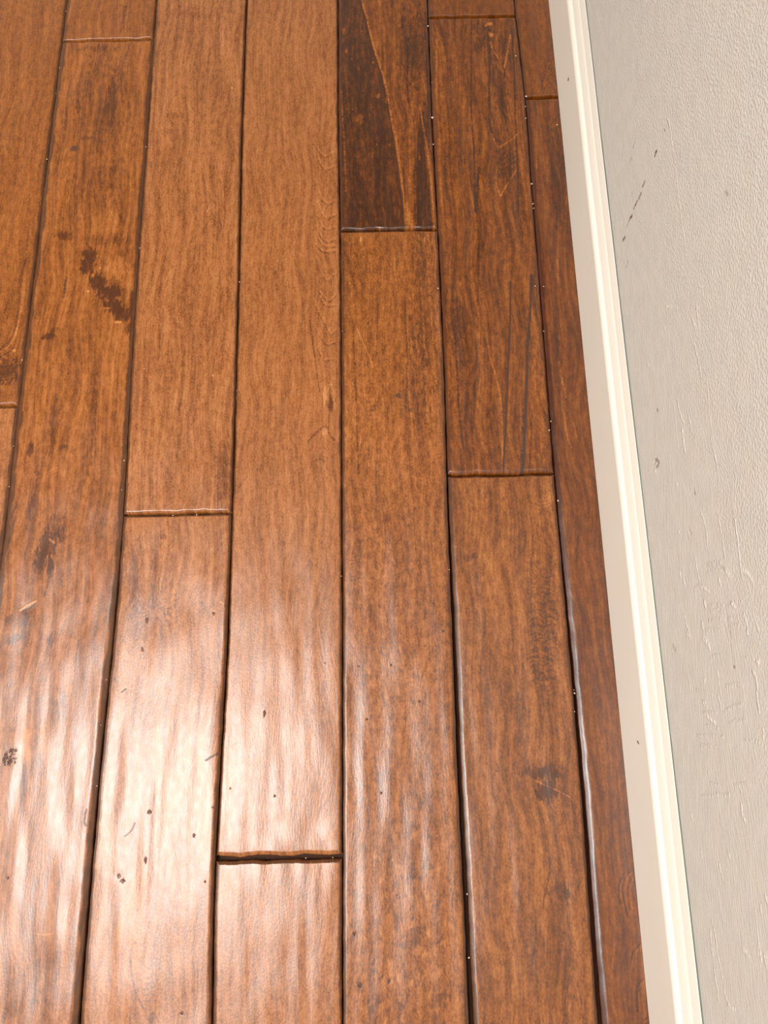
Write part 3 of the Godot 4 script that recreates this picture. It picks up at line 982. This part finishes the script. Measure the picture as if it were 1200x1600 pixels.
func figure_2b(p: Plank) -> void:
	p.grain = [0.10, 0.08, 0.11, 0.08, 0.20]
	blob(p, 210, 900, 8, 70, -0.14, 0.5)
	blob(p, 244, 890, 8, 70, -0.14, 0.5)
	blob(p, 240, 960, 7, 50, -0.16, 0.5)
	blob(p, 218, 960, 16, 50, -0.10, 0.5)
	curl(p, 262, 940, 22, 66, 9, 0.0, -0.13)
	curl(p, 222, 950, 20, 50, 8, 0.1, -0.10)
	for k in 6:
		var y := 945.0 + k * 9.0
		stroke(p, [[248, y - 8], [254, y + 3], [262, y + 6], [271, y + 2], [276, y - 10]], 1.5, -0.16)
	stroke(p, [[256, 952], [259, 970]], 2.0, -0.35)
	stroke(p, [[262, 951], [262, 962]], 1.8, -0.3)
	stroke(p, [[275, 925], [273, 950]], 1.8, -0.26)
	for s in [[229, 968, 2.4, 4, -0.5], [314, 942, 4, 2.5, -0.3], [334, 958, 2.4, 3, -0.45], [255, 838, 5, 6, -0.25], [222, 1014, 2.5, 4, -0.4], [341, 1022, 2, 5, -0.35], [192, 1020, 1.5, 1.5, 0.4], [233, 1268, 2.6, 3.2, -0.7], [227, 1342, 2.6, 5, -0.7], [186, 1368, 3, 3, -0.75], [191, 1375, 3.6, 3.6, -0.75], [302, 1305, 2.2, 3, -0.5], [333, 1261, 2, 2, -0.6], [73, 1380, 2, 3, -0.5], [282, 1583, 3, 2.5, -0.5], [180, 1267, 3, 3, -0.2], [211, 1472, 2.4, 2.4, -0.3], [214, 1421, 3, 3, -0.25], [320, 1377, 1.6, 1.6, -0.5], [236, 1590, 4, 10, -0.3]]:
		blob(p, s[0], s[1], s[2], s[3], s[4], 0.5)
	stroke(p, [[196, 1076], [190, 1081]], 2.4, -0.5, -0.2, 0.0)
	stroke(p, [[197, 1072], [188, 1080]], 1.6, 0.5, 0.1, 0.0)
	stroke(p, [[211, 1286], [205, 1298], [195, 1307]], 1.8, -0.5, -0.15, 0.0)
	stroke(p, [[181, 1263], [182, 1273]], 1.4, -0.3)
	stroke(p, [[322, 1188], [330, 1183], [339, 1178]], 3.2, -0.65, -0.2, 0.0)
	stroke(p, [[303, 1304], [306, 1311]], 2.4, -0.45)
	stroke(p, [[345, 940], [349, 944]], 2.0, 0.5, 0.1, 0.0)
	stroke(p, [[265, 1270], [295, 1267]], 1.4, -0.22)
	stroke(p, [[203, 1490], [207, 1530], [216, 1560], [224, 1575]], 2.0, -0.28)
	stroke(p, [[226, 1508], [233, 1515], [238, 1506]], 1.6, -0.3)
	for k in 5:
		stroke(p, [[214 + k * 3, 1520 + k * 11], [226, 1528 + k * 9], [240 - k, 1524 + k * 10]], 1.6, -0.2)
	cathedral(p, 238, 1560, 22, 60, 18, 2, -0.14)
	stroke(p, [[312, 1480], [308, 1540], [303, 1595]], 1.6, -0.12)
	blob(p, 215, 1100, 9, 60, -0.10, 0.5)
	blob(p, 180, 1030, 9, 50, -0.12, 0.5)
	p.dents = [[218, 1090, 8, 60, 0.35], [200, 1240, 6, 70, -0.2], [245, 1240, 7, 60, 0.25], [290, 1300, 9, 60, -0.2], [186, 1370, 3, 4, 0.5], [215, 1440, 6, 40, 0.3]]

func figure_3(p: Plank) -> void:
	p.grain = [0.07, 0.07, 0.11, 0.07, 0.20]
	p.wave = 0.34
	for s in [[[490, 225], [500, 240], [508, 246], [521, 240]],
		[[496, 246], [503, 262], [510, 266], [522, 262]], [[492, 282], [500, 308], [508, 318], [515, 320], [523, 315]], [[496, 318], [503, 336], [511, 342], [523, 338]], [[496, 338], [503, 354], [511, 360], [523, 357]], [[494, 356], [503, 374], [512, 379], [523, 376]], [[496, 372], [506, 386], [524, 386]], [[494, 384], [504, 394], [524, 394]],
		[[494, 404], [501, 426], [508, 438], [514, 439], [519, 433], [525, 429]], [[499, 458], [507, 467], [513, 472], [519, 469], [525, 462]], [[501, 466], [506, 476], [513, 480], [525, 479]], [[490, 470], [498, 490], [506, 504], [512, 516], [517, 524], [524, 519]], [[496, 545], [503, 560], [508, 565], [512, 563], [520, 564]], [[503, 530], [510, 540], [524, 536]]]:
		stroke(p, s, 1.8, -0.22, 0.0, 0.4)
		var s2 := []
		for q in s:
			s2.append([q[0], q[1] - 4])
		stroke(p, s2, 4.0, 0.12, 0.0, 0.4)
	stroke(p, [[466, 430], [474, 480], [478, 540]], 1.6, -0.14)
	stroke(p, [[484, 500], [492, 560], [499, 612]], 2.0, -0.26)
	blob(p, 507, 617, 4, 18, 0.36, 0.4)
	blob(p, 516, 630, 5, 17, -0.3, 0.4)
	stroke(p, [[511, 612], [518, 600], [523, 640]], 2.0, 0.25)
	stroke(p, [[481, 690], [494, 676], [501, 670], [508, 665], [514, 678], [523, 688]], 2.2, -0.26)
	blob(p, 507, 674, 5, 8, 0.24, 0.4)
	stroke(p, [[515, 640], [513, 668], [518, 684]], 1.8, -0.2)
	stroke(p, [[482, 750], [485, 730], [492, 720], [500, 717], [508, 722], [512, 735]], 1.8, -0.18)
	stroke(p, [[484, 790], [482, 770], [488, 755]], 1.6, -0.12)
	cathedral(p, 493, 947, 20, 66, 20, 7, -0.15)
	cathedral(p, 491, 1100, 14, 40, 24, 2, -0.10)
	blob(p, 413, 1114, 2.5, 5, -0.55, 0.4)
	blob(p, 490, 1105, 5, 10, -0.14, 0.5)
	for s in [[507, 1035, 1.6, -0.4], [429, 1243, 1.8, -0.5], [495, 1290, 4, -0.12], [369, 1243, 2, -0.2], [359, 1231, 1.6, -0.7], [372, 460, 2, -0.3]]:
		blob(p, s[0], s[1], s[2], s[2], s[3], 0.4)
	stroke(p, [[395, 1180], [404, 1178], [412, 1172]], 1.4, -0.25)
	stroke(p, [[372, 1160], [362, 1166]], 2.0, -0.25)
	curl(p, 440, 300, 70, 300, 60, 0.3, 0.03)
	curl(p, 420, 760, 60, 200, 40, -0.5, 0.05)
	p.dents = [[424, 1292, 14, 9, 0.55], [487, 1290, 14, 9, 0.6], [455, 1310, 10, 10, -0.5], [390, 1310, 16, 10, -0.3], [512, 1300, 8, 10, -0.4], [400, 1200, 10, 50, -0.25], [470, 1220, 9, 40, 0.2]]

func figure_4a(p: Plank) -> void:
	p.grain = [0.10, 0.12, 0.12, 0.12, 0.16]
	p.edge = Color8(72, 32, 8)
	region(p, [[528, -120], [540, -120], [552, -60], [563, 0], [570, 26], [582, 74], [597, 120], [606, 164], [612, 200], [620, 250], [627, 305], [631, 362], [530, 362]], -0.33)
	stroke(p, [[556, -40], [565, 0], [572, 26], [584, 74], [599, 120], [608, 164], [614, 200]], 5, 0.32)
	stroke(p, [[563, 0], [570, 27], [582, 76], [595, 118], [604, 160], [611, 198], [619, 250], [626, 305], [630, 360]], 2.2, -0.3, -0.2)
	stroke(p, [[616, 205], [623, 250], [630, 305], [634, 358]], 3.5, 0.3)
	region(p, [[655, 168], [650, 230], [648, 290], [651, 362], [676, 362], [668, 290], [662, 225]], -0.36)
	stroke(p, [[643, 160], [641, 200], [642, 250], [640, 300]], 9, 0.18)
	stroke(p, [[637, 320], [641, 358]], 14, 0.25)
	stroke(p, [[655, 165], [664, 215], [672, 280], [678, 355]], 3, 0.36)
	stroke(p, [[659, 175], [668, 220], [677, 260], [684, 340]], 2.4, -0.3, -0.15)
	stroke(p, [[648, 250], [647, 300], [650, 358]], 2.2, -0.35)
	stroke(p, [[634, 180], [630, 250], [632, 320]], 2.4, -0.25)
	stroke(p, [[637, 60], [636, 130], [640, 180]], 5, -0.22)
	stroke(p, [[664, 20], [666, 90], [670, 170]], 5, -0.28)
	stroke(p, [[666, 40], [670, 110], [675, 175]], 2.4, 0.25)
	stroke(p, [[615, 55], [616, 130]], 3, 0.16)
	stroke(p, [[592, 0], [594, 40]], 3, 0.22)
	blob(p, 590, 68, 7, 8, 0.2, 0.5)
	blob(p, 645, 70, 30, 110, -0.2, 0.7)
	blob(p, 668, 190, 10, 60, -0.25, 0.5)
	stroke(p, [[534, 140], [536, 190], [539, 250], [540, 300]], 3.5, 0.28, 0.0, 0.6)
	for s in [[536, 48, 3, 10, 0.35], [541, 80, 2.5, 5, 0.4], [549, 92, 2, 4, 0.5], [582, 97, 2.5, 3, 0.5], [565, 48, 2, 3, 0.3], [560, 107, 3, 4, 0.25], [567, 140, 2, 5, 0.35], [591, 149, 5, 6, 0.4], [562, 185, 7, 14, 0.36], [577, 180, 1.6, 7, 0.4], [603, 157, 2.5, 8, 0.4], [609, 187, 1.6, 8, 0.4], [542, 170, 3, 5, 0.3], [551, 170, 2, 2, 0.4], [608, 226, 1.6, 4, 0.45], [587, 215, 3, 8, 0.2], [588, 226, 1.5, 3, 0.4], [563, 315, 2, 9, 0.3], [592, 355, 2, 2, 0.7], [545, 130, 3, 4, 0.25], [655, 247, 2.5, 7, 0.45], [570, 250, 20, 40, 0.08], [559, 245, 4, 12, 0.15]]:
		blob(p, s[0], s[1], s[2], s[3], s[4], 0.5)

func figure_4b(p: Plank) -> void:
	p.grain = [0.09, 0.08, 0.12, 0.12, 0.24]
	blob(p, 660, 480, 26, 160, -0.16, 0.6)
	blob(p, 650, 620, 24, 130, -0.12, 0.6)
	blob(p, 560, 420, 30, 40, -0.08, 0.6)
	blob(p, 600, 600, 20, 60, 0.05, 0.6)
	blob(p, 560, 650, 26, 60, 0.10, 0.6)
	blob(p, 610, 700, 60, 80, 0.06, 0.7)
	stroke(p, [[558, 514], [567, 535], [577, 557], [583, 574]], 1.6, 0.4, 0.1, 0.1)
	for s in [[[537, 365], [537, 640]], [[551, 500], [556, 620], [560, 740]], [[590, 470], [588, 560]], [[632, 470], [636, 560], [634, 640]]]:
		stroke(p, s, 1.8, -0.26)
	for s in [[[657, 430], [662, 520], [665, 600], [668, 660]], [[668, 410], [674, 500], [680, 600]], [[635, 560], [645, 680]], [[566, 565], [571, 640]], [[615, 390], [618, 440]]]:
		stroke(p, s, 2.4, 0.2)
	blob(p, 663, 374, 2, 6, 0.35, 0.4)
	blob(p, 563, 373, 2, 5, 0.4, 0.4)
	for s in [[574, 505, 2], [581, 640, 2.4], [622, 618, 5], [640, 640, 4], [650, 506, 2.6], [611, 1038, 2.4], [634, 1037, 1.8], [655, 1095, 2.4], [633, 1122, 3], [560, 1040, 2], [573, 1123, 2.4], [595, 1238, 1.8], [562, 1538, 3.6], [608, 1532, 3], [620, 1398, 1.6], [553, 1458, 3], [692, 985, 3]]:
		blob(p, s[0], s[1], s[2], s[2], -0.5, 0.4)
	# short ticks of ray fleck
	for k in 9:
		stroke(p, [[572 + (k % 3), 600 + k * 7.0], [584 + (k % 2) * 2, 599 + k * 7.0]], 1.5, -0.16)
	for k in 8:
		stroke(p, [[548, 872 + k * 5.0], [562, 868 + k * 5.0]], 1.5, -0.16)
	for k in 5:
		stroke(p, [[571, 968 - k * 4.0], [581, 960 - k * 4.0]], 1.5, -0.24)
	curl(p, 600, 900, 110, 150, 58, 0.55, -0.10)
	curl(p, 620, 1060, 110, 150, 62, 0.6, -0.13)
	curl(p, 620, 1240, 110, 150, 70, 0.5, -0.10)
	curl(p, 640, 1480, 120, 170, 64, 0.65, -0.17)
	curl(p, 580, 880, 60, 70, 12, 0.3, -0.08)
	stroke(p, [[596, 1104], [605, 1101], [620, 1096], [650, 1095], [668, 1102]], 1.4, -0.16)
	stroke(p, [[565, 1180], [573, 1185]], 2.0, -0.35)
	stroke(p, [[553, 1214], [564, 1222], [570, 1228]], 2.0, -0.35)
	stroke(p, [[583, 1328], [605, 1343], [640, 1350], [680, 1335], [706, 1320]], 1.2, -0.12)
	for s in [[650, 1460], [640, 1475], [675, 1470], [690, 1555], [590, 1560], [620, 1575], [700, 1550], [600, 1210], [660, 1250]]:
		blob(p, s[0], s[1], 20, 9, -0.10, 0.7, -0.6)
	p.dents = [[640, 1170, 8, 40, 0.3], [600, 1250, 7, 60, -0.2], [660, 1330, 9, 30, 0.35], [680, 1230, 10, 30, -0.3], [565, 1300, 6, 80, -0.15]]

func figure_5b(p: Plank) -> void:
	p.grain = [0.12, 0.12, 0.13, 0.12, 0.22]
	p.edge = Color8(80, 38, 8)
	blob(p, 752, 42, 18, 16, -0.22, 0.5)
	blob(p, 746, 75, 12, 10, -0.2, 0.6)
	blob(p, 782, 140, 16, 70, -0.26, 0.5)
	blob(p, 750, 62, 12, 24, -0.2, 0.5)
	blob(p, 790, 260, 16, 34, -0.16, 0.6)
	blob(p, 785, 70, 11, 30, -0.24, 0.4)
	blob(p, 764, 37, 7, 4.5, 0.85, 0.3)
	blob(p, 759, 40, 3, 2.5, 0.7, 0.3)
	blob(p, 767, 54, 4.5, 6.5, 0.6, 0.3)
	blob(p, 764, 47, 4, 3, -0.4, 0.2)
	stroke(p, [[766, 66], [771, 80], [777, 88], [781, 100], [785, 112], [789, 100], [794, 75], [797, 55]], 2.4, 0.53)
	stroke(p, [[769, 75], [778, 95], [784, 108]], 2.0, -0.31)
	stroke(p, [[762, 55], [765, 90], [764, 140], [765, 190], [768, 208]], 4.5, -0.43, -0.1)
	stroke(p, [[766, 205], [772, 220], [779, 230], [786, 226], [800, 218], [807, 210]], 2.2, 0.45)
	stroke(p, [[768, 200], [776, 218], [784, 222]], 2.0, -0.28)
	stroke(p, [[775, 285], [779, 299], [782, 306], [787, 296], [798, 280], [806, 266]], 2.2, 0.45)
	for k in 5:
		stroke(p, [[776, 236 + k * 9.0], [786, 240 + k * 8.0], [808, 224 + k * 9.0]], 2.4, -0.15)
	stroke(p, [[737, 32], [736, 100], [736, 170], [739, 215], [741, 250], [742, 320]], 3.0, -0.43, -0.1)
	stroke(p, [[748, 262], [746, 290], [743, 330]], 6.5, -0.45, -0.1)
	stroke(p, [[799, 40], [803, 110], [805, 180], [808, 250], [810, 330]], 2.4, -0.38)
	stroke(p, [[745, 330], [748, 400], [746, 470]], 3.0, -0.25)
	stroke(p, [[683, 40], [682, 140], [686, 220], [691, 330]], 4, 0.19)
	blob(p, 705, 250, 14, 50, -0.12, 0.6)
	blob(p, 730, 200, 8, 60, 0.10, 0.6)
	blob(p, 720, 500, 18, 40, -0.16, 0.6)
	blob(p, 755, 600, 12, 120, 0.14, 0.6)
	blob(p, 725, 640, 12, 90, -0.08, 0.6)
	blob(p, 712, 700, 8, 80, 0.12, 0.5)
	blob(p, 840, 640, 14, 90, 0.16, 0.6)
	blob(p, 833, 520, 7, 60, 0.16, 0.6)
	stroke(p, [[797, 440], [797, 490], [794, 570], [791, 650], [788, 700], [787, 736]], 2.4, -0.62, -0.35, 0.05)
	stroke(p, [[830, 430], [828, 490], [824, 545], [823, 590], [821, 650], [819, 700], [817, 738]], 4.6, -0.62, -0.4, 0.05)
	stroke(p, [[818, 640], [816, 690], [815, 738]], 6, -0.28, -0.1)
	stroke(p, [[831, 640], [829, 690], [827, 735]], 1.8, -0.38)
	stroke(p, [[760, 520], [766, 560], [776, 590], [783, 630], [785, 680], [784, 725]], 2.2, 0.33)
	stroke(p, [[711, 520], [714, 580], [718, 650], [724, 700]], 2.0, -0.35)
	stroke(p, [[745, 540], [742, 600], [739, 680]], 1.8, -0.25)
	blob(p, 719, 442, 1.8, 1.8, 0.7, 0.1)
	p.dents = [[819, 700, 4, 30, 0.5], [818, 737, 6, 4, 0.8]]

func figure_5c(p: Plank) -> void:
	p.grain = [0.13, 0.10, 0.12, 0.12, 0.22]
	blob(p, 850, 960, 22, 140, -0.12, 0.6)
	curl(p, 846, 900, 34, 70, 9, -0.5, -0.15)
	curl(p, 848, 980, 30, 70, 8, -0.2, -0.18)
	curl(p, 846, 1045, 26, 60, 9, 0.2, -0.18)
	for k in 12:
		var y := 930.0 + k * 12.0
		stroke(p, [[828, y + 3], [838, y - 2], [848, y + 2], [858, y - 3], [868, y - 1]], 1.7, -0.22)
	curl(p, 850, 780, 26, 34, 7, -0.6, 0.14)
	for k in 4:
		stroke(p, [[845, 775 + k * 6.0], [856, 772 + k * 6.0], [864, 760 + k * 6.0]], 1.8, 0.18)
	blob(p, 735, 870, 10, 6, -0.2, 0.7)
	blob(p, 765, 900, 12, 60, 0.10, 0.6)
	blob(p, 836, 1208, 20, 10, -0.36, 0.6)
	blob(p, 862, 1206, 16, 12, -0.3, 0.6)
	blob(p, 852, 1236, 16, 15, -0.45, 0.5)
	blob(p, 866, 1225, 12, 20, -0.2, 0.6)
	cathedral(p, 868, 1262, 12, 22, 9, 2, -0.2, true)
	stroke(p, [[831, 1217], [850, 1226], [870, 1235], [889, 1245]], 1.4, 0.55, 0.1, 0.0)
	blob(p, 872, 1390, 18, 14, -0.18, 0.6)
	blob(p, 886, 1393, 5, 8, -0.3, 0.6)
	cathedral(p, 868, 1330, 22, 70, 14, 3, -0.13)
	cathedral(p, 895, 1512, 18, 60, 18, 3, -0.2)
	blob(p, 870, 1490, 30, 60, -0.08, 0.6)
	blob(p, 835, 1100, 24, 60, -0.05, 0.6)
	p.dents = [[852, 1225, 12, 12, 0.4], [768, 1200, 7, 60, -0.2]]

func figure_6(p: Plank) -> void:
	p.grain = [0.12, 0.12, 0.12, 0.10, 0.16]
	p.edge = Color8(64, 24, 6)
	p.ramp = [rgb(60, 24, 0), rgb(112, 56, 4), rgb(164, 98, 40)]
	blob(p, 870, 280, 15, 130, -0.26, 0.4)
	stroke(p, [[840, 165], [839, 230], [838, 300]], 2.0, 0.2)
	blob(p, 866, 560, 12, 60, -0.14, 0.6)
	blob(p, 885, 480, 8, 80, 0.04, 0.6)
	for s in [[[870, 405], [872, 440]], [[872, 560], [878, 600]], [[880, 640], [886, 680], [893, 700]], [[878, 590], [884, 620]], [[896, 660], [902, 690]]]:
		stroke(p, s, 2.2, 0.3)
	blob(p, 915, 860, 12, 60, 0.06, 0.6)
	blob(p, 905, 1080, 10, 20, -0.16, 0.6)
	blob(p, 950, 1200, 12, 60, 0.1, 0.6)
	blob(p, 940, 1300, 14, 70, 0.08, 0.6)
	for s in [[[983, 1362], [974, 1375], [973, 1400], [980, 1430]], [[975, 1365], [967, 1380], [966, 1400], [970, 1418]], [[986, 1370], [980, 1390], [984, 1420]], [[1000, 1475], [988, 1490], [984, 1510]], [[1004, 1530], [994, 1545], [996, 1580]], [[1012, 1590], [1002, 1597]]]:
		stroke(p, s, 2.0, -0.3)
		var s2 := []
		for q in s:
			s2.append([q[0] + 4, q[1]])
		stroke(p, s2, 2.6, 0.16)
	blob(p, 960, 1550, 20, 50, 0.05, 0.6)
	p.dents = [[945, 1130, 8, 30, 0.2]]

# ------------------------------------------------------------------ dust

func dust() -> void:
	var st := SurfaceTool.new()
	st.begin(Mesh.PRIMITIVE_TRIANGLES)
	var spots := [[73, 248, 3], [87, 145, 2], [93, 105, 2], [103, 17, 2], [69, 295, 1.5], [228, 229, 2.5], [215, 348, 2], [210, 356, 2], [218, 387, 2.5], [669, 40, 4], [676, 183, 5], [675, 128, 2], [677, 225, 3], [684, 450, 4], [681, 514, 3], [870, 195, 5], [806, 87, 4], [822, 150, 4], [821, 166, 3], [822, 184, 3],
		[831, 287, 3.5], [833, 318, 4], [834, 325, 3], [817, 228, 4], [866, 105, 4], [850, 517, 3], [861, 658, 3], [858, 672, 4], [872, 782, 3.5], [34, 562, 3], [14, 760, 2.5], [21, 697, 2], [194, 719, 2.5], [190, 765, 2], [370, 622, 2], [374, 440, 3], [370, 610, 1.5], [898, 1083, 3], [898, 1112, 2], [897, 1078, 2], [166, 1062, 2], [157, 1133, 2.2], [151, 1228, 2],
		[731, 1224, 2.5], [730, 1397, 3], [733, 1497, 3.5], [702, 890, 2], [535, 517, 2], [533, 900, 2], [1006, 600, 1], [520, 1340, 2], [478, 1341, 2.5], [270, 805, 2], [307, 804, 2.5], [850, 447, 3], [836, 447, 4], [871, 1010, 2], [876, 1600, 2], [916, 589, 2], [901, 458, 2]]
	for s in spots:
		if s[0] > 1000: continue
		var f := on_floor(Vector2(s[0], s[1]))
		var r: float = s[2] * 0.00033
		var c := Vector3(f.x, -0.0007, f.y)
		var v := []
		for d in [Vector3.RIGHT, Vector3.BACK, Vector3.LEFT, Vector3.FORWARD, Vector3.UP, Vector3.DOWN]:
			v.append(c + (d * (0.8 + 0.5 * rng.randf()) + Vector3(rng.randf() - 0.5, rng.randf() - 0.5, rng.randf() - 0.5) * 0.5) * r)
		for k in 4:
			for t in [[4, k, (k + 1) % 4], [5, (k + 1) % 4, k]]:
				for q in t:
					st.add_vertex(v[q])
	st.generate_normals()
	st.set_material(plain(rgb(232, 214, 190), 0.9))
	var o := mesh_node("dust_crumbs", st.commit(), self)
	tag(o, "pale dust crumbs lying in the seams between the planks", "dust", "stuff")
